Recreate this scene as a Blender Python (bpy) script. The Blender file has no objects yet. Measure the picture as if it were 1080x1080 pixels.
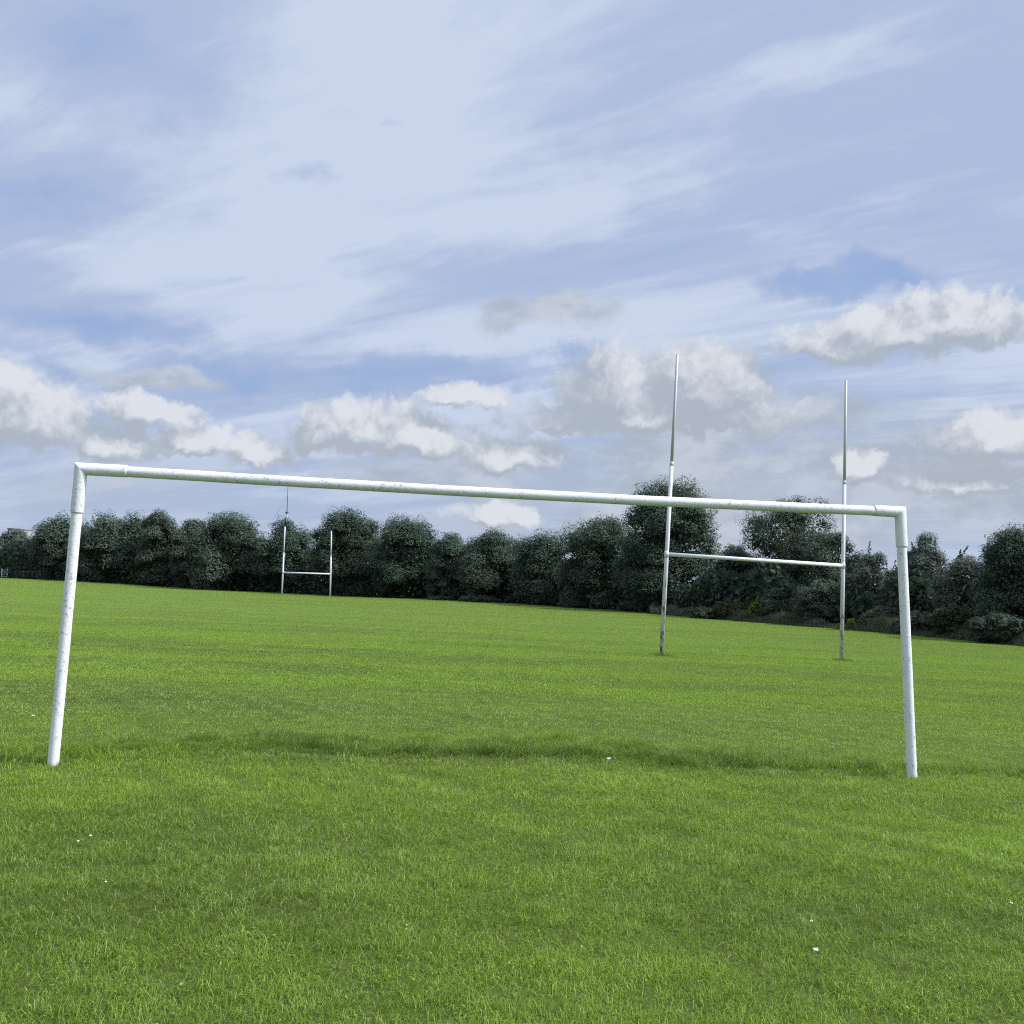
import bpy, math, random
import numpy as np
from mathutils import Vector, Matrix

random.seed(7)
R = math.radians
scene = bpy.context.scene
COL = scene.collection

# ------------------------------------------------------------------ camera
W0 = 1080.0
FPX = 1080.0
CAMZ = 1.6
PITCH = math.atan(77 / FPX)
ROLL = 0.021
CP, SP = math.cos(PITCH), math.sin(PITCH)
FWD = np.array([0, CP, SP]); U0 = np.array([0, -SP, CP]); R0 = np.array([1.0, 0, 0])
UP = math.cos(ROLL) * U0 - math.sin(ROLL) * R0
RT = math.cos(ROLL) * R0 + math.sin(ROLL) * U0

cam_d = bpy.data.cameras.new('camera')
cam = bpy.data.objects.new('camera', cam_d)
COL.objects.link(cam)
cam_d.sensor_width = 36; cam_d.lens = 36 * FPX / W0
cam_d.clip_start = 0.05; cam_d.clip_end = 6000
m = Matrix(((RT[0], UP[0], -FWD[0], 0), (RT[1], UP[1], -FWD[1], 0), (RT[2], UP[2], -FWD[2], CAMZ), (0, 0, 0, 1)))
cam.matrix_world = m
scene.camera = cam


def ray(px, py):
    d = FWD * FPX + RT * (px - 540) + UP * (540 - py)
    return d / np.linalg.norm(d)


def at(px, py, Y):
    d = ray(px, py)
    return np.array([0, 0, CAMZ]) + d * (Y / d[1])


# ------------------------------------------------------------------ ground shape (surveyed from the photo)
EDGE = [(-120, 603, 178), (0, 609.5, 162), (85, 613.5, 151), (200, 621, 140), (300, 626, 130), (400, 630.5, 122), (450, 632, 118), (540, 637, 108),
        (640, 644, 95), (740, 652, 82), (820, 658.5, 74), (900, 665, 66), (1000, 674, 58), (1080, 682, 52), (1200, 695, 45)]
CTRL = list(EDGE)
CTRL += [(56, 806, 8.35), (962, 822, 9.3), (697, 692, 31.0), (887, 697, 33.2), (297, 628, 118), (348, 629.5, 119.5),
         (540, 1080, 3.72), (0, 1065, 3.72), (1080, 1090, 3.72), (509, 806, 9.0)]
P = np.array([at(*c) for c in CTRL] + [[0, 0, 0], [-3, 0, 0.02], [3, 0, -0.02], [0, -6, 0.0]])
_s = 0.02


def _phi(r2):
    return np.where(r2 > 1e-9, 0.5 * r2 * np.log(np.maximum(r2, 1e-9)), 0.0)


_n = len(P)
_X = P[:, :2] * _s
_K = _phi(((_X[:, None] - _X[None]) ** 2).sum(-1)) + np.eye(_n) * 0.002
_A = np.zeros((_n + 3, _n + 3)); _A[:_n, :_n] = _K; _A[:_n, _n] = 1; _A[:_n, _n + 1:] = _X; _A[_n, :_n] = 1; _A[_n + 1:, :_n] = _X.T
_b = np.zeros(_n + 3); _b[:_n] = P[:, 2]
_w = np.linalg.solve(_A, _b)

GL = at(56, 806, 8.35)[:2]; GR = at(962, 822, 9.3)[:2]
GD = (GR - GL) / np.linalg.norm(GR - GL); GN = np.array([-GD[1], GD[0]]); GLEN = np.linalg.norm(GR - GL)


def goal_uv(x, y):
    dx = x - GL[0]; dy = y - GL[1]
    return (dx * GD[0] + dy * GD[1]) / GLEN, dx * GN[0] + dy * GN[1]


def strip_mask(x, y):
    """long unmown grass behind the goal line"""
    t, s = goal_uv(x, y)
    bow = np.clip(1 - ((t - 0.45) / 0.62) ** 2, 0, 1)
    wob = 0.16 * np.sin(x * 2.1) + 0.1 * np.sin(x * 5.3 + 1) + 0.05 * np.sin(x * 11.7 + y * 3)
    back = 0.70 + 1.05 * bow + wob
    front = -0.28 + 0.45 * bow + 0.6 * wob
    def ss(v): v = np.clip(v, 0, 1); return v * v * (3 - 2 * v)
    return ss((s - front) / 0.45) * ss((back - s) / 0.25) , s - back


def gz(x, y):
    x = np.atleast_1d(np.asarray(x, float)); y = np.atleast_1d(np.asarray(y, float))
    r = np.hypot(x, y); k = np.where(r > 190, 190 / np.maximum(r, 1), 1.0)
    xx = x * k; yy = np.maximum(y * k, -8)
    out = np.empty_like(xx)
    for i in range(0, len(xx), 20000):
        q = np.stack([xx[i:i + 20000], yy[i:i + 20000]], 1) * _s
        out[i:i + 20000] = _phi(((q[:, None] - _X[None]) ** 2).sum(-1)) @ _w[:_n] + _w[_n] + q @ _w[_n + 1:]
    near = np.clip((15.5 - r) / 6, 0, 1)
    out += near * (0.012 * np.sin(x * 1.9 + 0.7 * y) + 0.010 * np.sin(y * 2.7 - 0.8 * x) + 0.006 * np.sin(x * 5.1) * np.sin(y * 4.3))
    sm, _ = strip_mask(xx, yy)
    out += 0.022 * sm * near
    return out


def gpt(px, py, Y):
    p = at(px, py, Y)
    return np.array([p[0], p[1], gz(p[0], p[1])[0]])


# ------------------------------------------------------------------ helpers
def tag(o, label=None, cat=None, group=None, kind=None):
    if label: o['label'] = label
    if cat: o['category'] = cat
    if group: o['group'] = group
    if kind: o['kind'] = kind
    return o


def thing(name, loc, label, cat, group=None):
    o = bpy.data.objects.new(name, None); COL.objects.link(o)
    o.location = [float(v) for v in loc]; o.empty_display_size = 0.2
    return tag(o, label, cat, group)


def np_mesh(name, verts, polys, mat, parent=None, smooth=False, attrs=None):
    """polys: list of int arrays, each (n,k)"""
    me = bpy.data.meshes.new(name)
    verts = np.asarray(verts, np.float32)
    me.vertices.add(len(verts)); me.vertices.foreach_set('co', verts.ravel())
    polys = [np.asarray(p, np.int32) for p in polys if len(p)]
    nl = sum(p.size for p in polys); npol = sum(len(p) for p in polys)
    me.loops.add(nl); me.loops.foreach_set('vertex_index', np.concatenate([p.ravel() for p in polys]))
    sizes = np.concatenate([np.full(len(p), p.shape[1], np.int32) for p in polys])
    me.polygons.add(npol)
    me.polygons.foreach_set('loop_start', np.concatenate([[0], np.cumsum(sizes)[:-1]]).astype(np.int32))
    if smooth: me.polygons.foreach_set('use_smooth', np.ones(npol, bool))
    me.update(calc_edges=True)
    for an, (typ, data) in (attrs or {}).items():
        a = me.attributes.new(an, typ, 'POINT')
        a.data.foreach_set('vector' if typ == 'FLOAT_VECTOR' else 'value', np.asarray(data).ravel())
    if mat: me.materials.append(mat)
    o = bpy.data.objects.new(name, me); COL.objects.link(o)
    if parent: o.parent = parent
    return o


def tube(pts, radii, seg=16, cap=True):
    """tapered tube along a polyline -> verts, [quads, ...]"""
    pts = [np.asarray(p, float) for p in pts]
    V = []; Q = []
    for i, p in enumerate(pts):
        a = pts[max(i - 1, 0)]; b = pts[min(i + 1, len(pts) - 1)]
        t = (b - a) / np.linalg.norm(b - a)
        ref = np.array([0, 1.0, 0]) if abs(t[1]) < 0.9 else np.array([1.0, 0, 0])
        u = np.cross(t, ref); u /= np.linalg.norm(u); v = np.cross(t, u)
        for k in range(seg):
            an = 2 * math.pi * k / seg
            V.append(p + radii[i] * (math.cos(an) * u + math.sin(an) * v))
    for i in range(len(pts) - 1):
        for k in range(seg):
            k2 = (k + 1) % seg
            Q.append((i * seg + k, i * seg + k2, (i + 1) * seg + k2, (i + 1) * seg + k))
    polys = [np.array(Q)]
    if cap:
        polys.append(np.array([list(range(seg))[::-1]])); polys.append(np.array([[(len(pts) - 1) * seg + k for k in range(seg)]]))
    return np.array(V), polys


def merge(parts):
    V = []; P_ = []; off = 0
    for v, ps in parts:
        V.append(v); P_ += [np.asarray(p) + off for p in ps]; off += len(v)
    return np.concatenate(V), P_


def box(cx, cy, cz, sx, sy, sz, rz=0):
    c, s = math.cos(rz), math.sin(rz)
    V = []
    for z in (-1, 1):
        for x, y in ((-1, -1), (1, -1), (1, 1), (-1, 1)):
            X, Y = x * sx / 2, y * sy / 2
            V.append((cx + c * X - s * Y, cy + s * X + c * Y, cz + z * sz / 2))
    return np.array(V), [np.array([(3, 2, 1, 0), (4, 5, 6, 7), (0, 1, 5, 4), (1, 2, 6, 5), (2, 3, 7, 6), (3, 0, 4, 7)])]


# ------------------------------------------------------------------ node helpers
class N:
    def __init__(self, tree, dim='3D'): self.t = tree; self.l = tree.links; self.dim = dim

    def new(self, typ, **kw):
        n = self.t.nodes.new(typ)
        for k, v in kw.items(): setattr(n, k, v)
        return n

    def put(self, sock, v):
        if hasattr(v, 'is_output') or isinstance(v, bpy.types.NodeSocket): self.l.new(v, sock)
        elif v is not None: sock.default_value = v

    def m(self, op, a, b=None, c=None, clamp=False):
        n = self.new('ShaderNodeMath', operation=op, use_clamp=clamp)
        for i, v in enumerate((a, b, c)):
            if v is not None: self.put(n.inputs[i], v)
        return n.outputs[0]

    def v(self, op, a, b=None, c=None):
        n = self.new('ShaderNodeVectorMath', operation=op)
        for i, x in enumerate((a, b, c)):
            if x is not None: self.put(n.inputs[i], x)
        return n.outputs[1] if op in ('LENGTH', 'DOT_PRODUCT', 'DISTANCE') else n.outputs[0]

    def noise(self, vec, scale, detail=4, rough=0.55, dist=0.0, color=False, lac=2.0):
        n = self.new('ShaderNodeTexNoise', noise_dimensions=self.dim)
        if vec is not None: self.put(n.inputs['Vector'], vec)
        n.inputs['Scale'].default_value = scale; n.inputs['Detail'].default_value = detail
        n.inputs['Roughness'].default_value = rough; n.inputs['Distortion'].default_value = dist; n.inputs['Lacunarity'].default_value = lac
        return n.outputs['Color'] if color else n.outputs['Fac']

    def mr(self, v, a, b, c=0.0, d=1.0, smooth=True):
        n = self.new('ShaderNodeMapRange', interpolation_type='SMOOTHSTEP' if smooth else 'LINEAR')
        self.put(n.inputs[0], v)
        for i, x in enumerate((a, b, c, d)): self.put(n.inputs[i + 1], x)
        return n.outputs[0]

    def mix(self, f, a, b):
        n = self.new('ShaderNodeMix', data_type='RGBA')
        self.put(n.inputs[0], f)
        for s, x in ((n.inputs[6], a), (n.inputs[7], b)):
            if isinstance(x, tuple): x = (*x, 1) if len(x) == 3 else x
            self.put(s, x)
        return n.outputs[2]


def new_mat(name):
    mt = bpy.data.materials.new(name); mt.use_nodes = True
    mt.node_tree.nodes.clear()
    n = N(mt.node_tree)
    out = n.new('ShaderNodeOutputMaterial')
    return mt, n, out


def principled(n, col, rough=0.6, spec=0.3, bump=None, bd=0.01, bs=0.5):
    p = n.new('ShaderNodeBsdfPrincipled')
    if isinstance(col, tuple): col = (*col, 1)
    n.put(p.inputs['Base Color'], col); n.put(p.inputs['Roughness'], rough); p.inputs['Specular IOR Level'].default_value = spec
    if bump is not None:
        b = n.new('ShaderNodeBump'); b.inputs['Distance'].default_value = bd; b.inputs['Strength'].default_value = bs
        n.put(b.inputs['Height'], bump); n.l.new(b.outputs[0], p.inputs['Normal'])
    return p


# ------------------------------------------------------------------ materials
def field_tone(n, pos):
    """patchy colour of the turf itself: mowing bands and lusher / drier patches"""
    sep = n.new('ShaderNodeSeparateXYZ'); n.l.new(pos, sep.inputs[0])
    st = n.v('MULTIPLY', pos, (0.035, 0.22, 0.0))
    bands = n.noise(st, 1.0, 3, 0.55)
    patch = n.noise(pos, 0.35, 4, 0.6)
    fine = n.noise(pos, 2.2, 3, 0.6)
    return bands, patch, fine, sep.outputs[1]


def grass_material(name, near):
    mt, n, out = new_mat(name)
    geo = n.new('ShaderNodeNewGeometry')
    bands, patch, fine, y = field_tone(n, geo.outputs['Position'])
    at_ = n.new('ShaderNodeAttribute', attribute_name='var'); var = at_.outputs['Fac']
    a2 = n.new('ShaderNodeAttribute', attribute_name='dry'); dry = a2.outputs['Fac']
    base = n.mix(n.mr(var, 0.0, 1.0), GRASS_D, GRASS_L)
    base = n.mix(n.mr(patch, 0.42, 0.66, 0, 0.55), base, GRASS_Y)
    base = n.mix(n.mr(bands, 0.38, 0.62, 0, 0.6), base, GRASS_Y)
    base = n.mix(n.m('MULTIPLY', n.mr(fine, 0.5, 0.7), 0.35), base, GRASS_D)
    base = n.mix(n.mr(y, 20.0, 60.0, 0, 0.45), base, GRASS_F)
    base = n.mix(dry, base, (0.46, 0.44, 0.24))
    p = principled(n, base, 0.5, 0.25)
    tr = n.new('ShaderNodeBsdfTranslucent')
    n.l.new(n.mix(0.6, base, (0.31, 0.46, 0.04)), tr.inputs[0])
    mx = n.new('ShaderNodeMixShader'); mx.inputs[0].default_value = 0.34
    n.l.new(p.outputs[0], mx.inputs[1]); n.l.new(tr.outputs[0], mx.inputs[2]); n.l.new(mx.outputs[0], out.inputs[0])
    return mt


GRASS_D = (0.050, 0.092, 0.008)
GRASS_L = (0.335, 0.445, 0.115)
GRASS_Y = (0.290, 0.440, 0.045)
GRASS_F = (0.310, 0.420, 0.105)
M_GRASS = grass_material('grass_blades', True)


def mat_ground():
    mt, n, out = new_mat('turf_ground')
    geo = n.new('ShaderNodeNewGeometry'); pos = geo.outputs['Position']
    bands, patch, fine, y = field_tone(n, pos)
    base = n.mix(n.mr(n.noise(pos, 30, 4, 0.65), 0.3, 0.7), (0.050, 0.072, 0.016), (0.115, 0.155, 0.030))
    base = n.mix(n.mr(bands, 0.35, 0.68, 0, 0.45), base, (0.085, 0.12, 0.028))
    p = principled(n, base, 0.9, 0.1, n.noise(pos, 45, 4, 0.7), 0.03, 0.8)
    n.l.new(p.outputs[0], out.inputs[0])
    return mt


def mat_paint(name, flake=0.5, rust=0.0, tone=(0.78, 0.78, 0.775), scale=1.0):
    mt, n, out = new_mat(name)
    tc = n.new('ShaderNodeTexCoord'); pos = tc.outputs['Object']
    big = n.noise(pos, 4 * scale, 4, 0.6); small = n.noise(pos, 42 * scale, 5, 0.75); lump = n.noise(pos, 22 * scale, 3, 0.6)
    col = n.mix(n.mr(big, 0.35, 0.75, 0, 0.5), tone, (0.68, 0.685, 0.69))
    spots = n.m('MULTIPLY', n.mr(small, 0.565, 0.62), n.mr(big, 0.40, 0.56))
    col = n.mix(n.m('MULTIPLY', spots, flake), col, (0.20, 0.21, 0.20))
    if rust:
        sp = n.new('ShaderNodeSeparateXYZ'); n.l.new(pos, sp.inputs[0])
        low = n.mr(sp.outputs[2], 0.0, 3.0, 1.0, 0.0)
        st = n.noise(n.v('MULTIPLY', pos, (6.0, 6.0, 1.3)), 2.2, 5, 0.7)
        ru = n.m('MULTIPLY', n.mr(n.m('ADD', st, n.m('MULTIPLY', low, 0.12)), 0.60, 0.68), rust)
        col = n.mix(ru, col, (0.09, 0.065, 0.045))
    p = principled(n, col, n.mr(lump, 0.3, 0.7, 0.38, 0.6), 0.4, n.m('ADD', lump, n.m('MULTIPLY', small, 0.4)), 0.006, 0.55)
    n.l.new(p.outputs[0], out.inputs[0])
    return mt


def mat_leaf(name, dark, light, trans=0.28, rough=0.65, spec=0.18):
    mt, n, out = new_mat(name)
    a = n.new('ShaderNodeAttribute', attribute_name='var')
    geo = n.new('ShaderNodeNewGeometry')
    big = n.noise(geo.outputs['Position'], 0.5, 3, 0.6)
    col = n.mix(n.mr(n.m('ADD', n.m('MULTIPLY', a.outputs['Fac'], 0.7), n.m('MULTIPLY', big, 0.4)), 0.1, 0.95), dark, light)
    p = principled(n, col, rough, spec)
    tr = n.new('ShaderNodeBsdfTranslucent'); n.l.new(col, tr.inputs[0])
    mx = n.new('ShaderNodeMixShader'); mx.inputs[0].default_value = trans
    n.l.new(p.outputs[0], mx.inputs[1]); n.l.new(tr.outputs[0], mx.inputs[2]); n.l.new(mx.outputs[0], out.inputs[0])
    return mt


def mat_plain(name, col, col2, scale=3, rough=0.8, bd=0.01, spec=0.2):
    mt, n, out = new_mat(name)
    tc = n.new('ShaderNodeTexCoord')
    f = n.noise(tc.outputs['Object'], scale, 5, 0.65)
    p = principled(n, n.mix(n.mr(f, 0.3, 0.7), col, col2), rough, spec, f, bd, 0.5)
    n.l.new(p.outputs[0], out.inputs[0])
    return mt


M_GROUND = mat_ground()
M_GOAL = mat_paint('flaking_white_paint', 0.9)
M_SLEEVE = mat_paint('white_sleeve_paint', 0.65, scale=1.15)
M_RUGBY = mat_paint('weathered_white_paint', 0.35, 0.9, (0.64, 0.655, 0.68))
M_RUGBYB = mat_paint('clean_white_paint', 0.2, 0.0, (0.70, 0.71, 0.735))
M_RUGBYU = mat_paint('greyed_white_paint', 0.3, 0.0, (0.50, 0.51, 0.52))
M_STEEL = mat_plain('dull_bracket_steel', (0.22, 0.22, 0.21), (0.35, 0.34, 0.32), 20, 0.5, 0.002)
M_SOIL = mat_plain('bare_soil', (0.07, 0.055, 0.035), (0.13, 0.105, 0.07), 14, 0.95, 0.02)
M_BARK = mat_plain('bark', (0.035, 0.030, 0.024), (0.075, 0.065, 0.052), 5, 0.9, 0.03)
LEAVES = {
    'dark': mat_leaf('dark_leaves', (0.048, 0.080, 0.056), (0.108, 0.150, 0.102)),
    'mid': mat_leaf('mid_leaves', (0.050, 0.081, 0.056), (0.130, 0.170, 0.118)),
    'grey': mat_leaf('greyish_leaves', (0.056, 0.080, 0.062), (0.165, 0.200, 0.152)),
    'shrub': mat_leaf('shrub_leaves', (0.034, 0.056, 0.028), (0.095, 0.125, 0.065)),
    'bright': mat_leaf('bright_leaves', (0.10, 0.16, 0.02), (0.24, 0.34, 0.05), 0.4),
    'weed': mat_leaf('weed_leaves', (0.085, 0.105, 0.062), (0.20, 0.22, 0.145)),
}

# ------------------------------------------------------------------ ground sheet
def build_ground():
    rs = np.concatenate([np.linspace(0.4, 3.0, 6), np.arange(3.25, 16, 0.16), np.geomspace(16, 200, 90), np.geomspace(230, 1600, 10)])
    ths = np.concatenate([np.linspace(-38, 38, 300)[:-1], np.linspace(38, 322, 90)[:-1]])
    ths = np.radians(ths); nt = len(ths)
    rr, tt = np.meshgrid(rs, ths, indexing='ij')
    x = (rr * np.sin(tt)).ravel(); y = (rr * np.cos(tt)).ravel()
    z = gz(x, y)
    V = np.concatenate([[[0, 0, gz(0, 0)[0]]], np.stack([x, y, z], 1)])
    i = np.arange(len(rs) - 1)[:, None]; k = np.arange(nt)[None]; k2 = (k + 1) % nt
    Q = np.stack([1 + i * nt + k, 1 + i * nt + k2, 1 + (i + 1) * nt + k2, 1 + (i + 1) * nt + k], -1).reshape(-1, 4)[:, ::-1]
    T = np.stack([np.zeros(nt, int), 1 + np.arange(nt), 1 + (np.arange(nt) + 1) % nt], 1)[:, ::-1]
    o = np_mesh('ground', V, [Q, T], M_GROUND, smooth=True)
    tag(o, kind='structure')
    return o


build_ground()

# ------------------------------------------------------------------ grass
rng = np.random.default_rng(11)


def blades(x, y, z, h, w, lean_dir, lean, rs, clover=None):
    """bent blades: 2 base verts, 2 mid verts, 1 tip"""
    n = len(x)
    ang = rs.uniform(0, 2 * np.pi, n)
    ux, uy = np.cos(ang), np.sin(ang)
    lx, ly = np.cos(lean_dir) * lean, np.sin(lean_dir) * lean
    b = np.stack([x, y, z - 0.004], 1)
    mid = b + np.stack([lx * h * 0.35, ly * h * 0.35, h * 0.62], 1)
    tip = b + np.stack([lx * h * 1.0, ly * h * 1.0, h * np.maximum(0.25, 1 - 0.45 * lean)], 1)
    side = np.stack([ux * w / 2, uy * w / 2, np.zeros(n)], 1)
    V = np.stack([b - side, b + side, mid + side * 0.8, mid - side * 0.8, tip], 1).reshape(-1, 3)
    i = np.arange(n)[:, None] * 5
    return V, i + np.array([[0, 1, 2, 3]]), i + np.array([[3, 2, 4]])


def fbm(x, y, seed, scale):
    r_ = np.random.default_rng(seed); out = np.zeros_like(x)
    for o in range(4):
        a = r_.uniform(0, 2 * np.pi, 5); ph = r_.uniform(0, 6.28, 5)
        for k in range(5):
            out += np.sin((x * np.cos(a[k]) + y * np.sin(a[k])) * scale * 2 ** o * (0.8 + 0.1 * k) + ph[k]) / (1.7 ** o) / 5
    return out


def near_grass():
    xs = []; ys = []; sc = []
    for d0, d1, dens, ws in ((3.1, 5.2, 12500, 0.92), (5.2, 7.5, 9000, 1.08), (7.5, 11.5, 6000, 1.3), (11.5, 19.0, 3300, 1.9)):
        hw = 0.60 * d1 + 1.9
        n = int((d1 - d0) * 2 * hw * dens)
        x = rng.uniform(-hw, hw, n); y = rng.uniform(d0, d1, n)
        k = np.abs(x) < 0.60 * y + 1.8
        if d1 > 15: k &= rng.uniform(0, 1, n) < np.clip((19 - y) / 4, 0, 1)
        xs.append(x[k]); ys.append(y[k]); sc.append(np.full(k.sum(), ws))
    x = np.concatenate(xs); y = np.concatenate(ys); ws = np.concatenate(sc)
    # clumping: drop blades in thin spots
    cl = fbm(x, y, 3, 11.0)
    keep = rng.uniform(0, 1, len(x)) < np.clip(0.85 + 0.6 * cl, 0.45, 1)
    x, y, ws, cl = x[keep], y[keep], ws[keep], cl[keep]
    n = len(x)
    sm, sback = strip_mask(x, y)
    lump = fbm(x, y, 5, 3.2); broad = fbm(x, y, 8, 1.1)
    front = np.clip(-sback / 0.3, 0, 1)
    h = (0.030 + front * (0.010 + 0.010 * np.clip(lump + 0.3, 0, 1.5) + 0.010 * cl + 0.016 * np.clip(2 * fbm(x, y, 72, 12.0), 0, 1)) + sm * (0.010 + 0.090 * np.clip(2.2 * fbm(x, y, 71, 10.0) + 0.10, 0, 1) ** 1.1 + 0.012 * cl))
    h *= rng.uniform(0.38, 1.25, n)
    t, s = goal_uv(x, y)
    w = rng.uniform(0.0020, 0.0040, n) * ws
    ld = fbm(x, y, 21, 3.5) * 2.6 + rng.normal(0, 1.7, n)
    lean = np.clip(rng.normal(1.0, 0.5, n) + 0.1 * sm, 0.1, 1.9)
    var = np.clip(0.25 + 0.26 * cl + 0.12 * lump + 0.30 * fbm(x, y, 90, 34.0) + 0.17 * (1 - front) + rng.normal(0, 0.30, n) - (0.04 + 0.45 * np.clip(2.0 * fbm(x, y, 73, 7.5) + 0.1, -0.25, 0.55)) * sm + 0.06 * np.clip(sback / 0.5, 0, 1), 0, 1)
    dry = (rng.uniform(0, 1, n) < 0.022 + 0.02 * (broad > 0.4)) * rng.uniform(0.3, 0.9, n)
    # pale dried clippings along the front of the long strip
    bow = np.clip(1 - ((t - 0.45) / 0.62) ** 2, 0, 1)
    fl = np.abs(s - (-0.08 + 0.42 * bow + 0.06 * np.sin(x * 2.7)))
    pale = (fl < 0.05 + 0.05 * np.clip(broad, 0, 1)) & (rng.uniform(0, 1, n) < 0.6) & (t > -0.05) & (t < 1.05) & (fbm(x, y, 33, 1.6) > -0.15)
    dry = np.where(pale, rng.uniform(0.4, 0.95, n), dry); h = np.where(pale, h * 0.75, h)
    z = gz(x, y)
    V, Q, T = blades(x, y, z, h, w, ld, lean, rng)
    # broad low leaves (clover, plantain) mixed in
    k = rng.choice(n, int(n * 0.035), replace=False)
    k = k[(fbm(x[k], y[k], 44, 1.9) > 0.15) & (y[k] < 12)]
    nk = len(k); a = rng.uniform(0, 6.28, nk); L = rng.uniform(0.004, 0.009, nk)
    c = np.stack([x[k], y[k], z[k] + h[k] * rng.uniform(0.35, 0.75, nk)], 1)
    u = np.stack([np.cos(a), np.sin(a), rng.normal(0, 0.35, nk)], 1) * L[:, None]
    v = np.stack([-np.sin(a), np.cos(a), rng.normal(0, 0.35, nk)], 1) * L[:, None] * 0.7
    CV = np.stack([c - u, c - v * 0.9, c + u, c + v * 0.9], 1).reshape(-1, 3)
    CQ = len(V) + np.arange(nk)[:, None] * 4 + np.array([[0, 1, 2, 3]])
    V = np.concatenate([V, CV])
    av = np.concatenate([np.repeat(var, 5), np.repeat(np.clip(rng.normal(0.40, 0.2, nk), 0, 1), 4)]).astype(np.float32)
    ad = np.concatenate([np.repeat(dry, 5), np.zeros(nk * 4)]).astype(np.float32)
    o = np_mesh('rough_grass', V, [Q, CQ, T], M_GRASS, attrs={'var': ('FLOAT', av), 'dry': ('FLOAT', ad)})
    tag(o, 'rough green turf with longer unmown grass around the goal mouth', 'grass', kind='stuff')
    print('near blades', n)


def far_grass():
    """mown turf beyond the goal: three patches of blades laid out over the field"""
    S = 3.0; Vs = []; Qs = []; Ts = []; var = []; dry = []; pid = []; off = 0
    for v in range(3):
        n = int(S * S * 2600)
        x = rng.uniform(-S / 2, S / 2, n); y = rng.uniform(-S / 2, S / 2, n)
        h = rng.uniform(0.018, 0.045, n); w = rng.uniform(0.006, 0.011, n)
        V, Q, T = blades(x, y, np.zeros(n), h, w, rng.uniform(0, 6.28, n), np.clip(rng.normal(0.6, 0.3, n), 0.05, 1.4), rng)
        Vs.append(V); Qs.append(Q + off); Ts.append(T + off); off += len(V)
        var.append(np.repeat(np.clip(rng.normal(0.5, 0.2, n), 0, 1), 5)); dry.append(np.repeat((rng.uniform(0, 1, n) < 0.02) * 0.6, 5)); pid.append(np.full(len(V), v))
    # anchor points
    ex = np.array([at(*e)[:2] for e in EDGE]); eang = np.arctan2(ex[:, 0], ex[:, 1]); er = np.hypot(ex[:, 0], ex[:, 1])
    gx, gy = np.meshgrid(np.arange(-120, 90, S * 0.93), np.arange(14.5, 190, S * 0.93))
    gx = gx.ravel(); gy = gy.ravel()
    ok = (np.abs(gx) < 0.56 * gy + 6) & (np.hypot(gx, gy) > 16.2)
    ok &= np.hypot(gx, gy) < np.interp(np.arctan2(gx, gy), eang, er) + 2.0
    gx, gy = gx[ok], gy[ok]
    e = 1.0
    z = gz(gx, gy); sx = (gz(gx + e, gy) - gz(gx - e, gy)) / 2; sy = (gz(gx, gy + e) - gz(gx, gy - e)) / 2
    A = np.stack([gx, gy, z], 1)
    rot = np.stack([np.arctan(sy), -np.arctan(sx), np.zeros(len(gx))], 1)
    npnt = len(A)
    V = np.concatenate(Vs + [A])
    P_ = np.concatenate(pid + [np.full(npnt, 9)]).astype(np.int32)
    rv = np.concatenate([np.zeros((off, 3)), rot]).astype(np.float32)
    va = np.concatenate(var + [np.zeros(npnt)]).astype(np.float32); da = np.concatenate(dry + [np.zeros(npnt)]).astype(np.float32)
    o = np_mesh('mown_grass', V, [np.concatenate(Qs), np.concatenate(Ts)], M_GRASS,
                attrs={'var': ('FLOAT', va), 'dry': ('FLOAT', da), 'patch': ('INT', P_), 'tilt': ('FLOAT_VECTOR', rv)})
    tag(o, 'short mown green grass of the playing field', 'grass', kind='stuff')
    ng = bpy.data.node_groups.new('lay_turf', 'GeometryNodeTree')
    ng.interface.new_socket('Geometry', in_out='INPUT', socket_type='NodeSocketGeometry')
    ng.interface.new_socket('Geometry', in_out='OUTPUT', socket_type='NodeSocketGeometry')
    nd = ng.nodes; lk = ng.links
    gi = nd.new('NodeGroupInput'); go = nd.new('NodeGroupOutput')
    pa = nd.new('GeometryNodeInputNamedAttribute'); pa.data_type = 'INT'; pa.inputs[0].default_value = 'patch'
    ti = nd.new('GeometryNodeInputNamedAttribute'); ti.data_type = 'FLOAT_VECTOR'; ti.inputs[0].default_value = 'tilt'

    def sel(k):
        c = nd.new('FunctionNodeCompare'); c.data_type = 'INT'; c.operation = 'EQUAL'
        ia = [i for i in c.inputs if i.type == 'INT']
        lk.new(pa.outputs[0], ia[0]); ia[1].default_value = k
        s = nd.new('GeometryNodeSeparateGeometry'); s.domain = 'POINT'
        lk.new(gi.outputs[0], s.inputs[0]); lk.new(c.outputs[0], s.inputs[1])
        return s.outputs[0]
    g2i = nd.new('GeometryNodeGeometryToInstance')
    for k in (2, 1, 0): lk.new(sel(k), g2i.inputs[0])
    iop = nd.new('GeometryNodeInstanceOnPoints')
    lk.new(sel(9), iop.inputs['Points']); lk.new(g2i.outputs[0], iop.inputs['Instance'])
    iop.inputs['Pick Instance'].default_value = True
    ri = nd.new('FunctionNodeRandomValue'); ri.data_type = 'INT'
    ii = [i for i in ri.inputs if i.type == 'INT']
    ii[0].default_value = 0; ii[1].default_value = 2
    ro = [q for q in ri.outputs if q.type == 'INT'][0]
    lk.new(ro, iop.inputs['Instance Index'])
    lk.new(ti.outputs[0], iop.inputs['Rotation'])
    lk.new(iop.outputs[0], go.inputs[0])
    md = o.modifiers.new('lay_turf', 'NODES'); md.node_group = ng
    print('turf patches', npnt)


near_grass()
far_grass()

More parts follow.
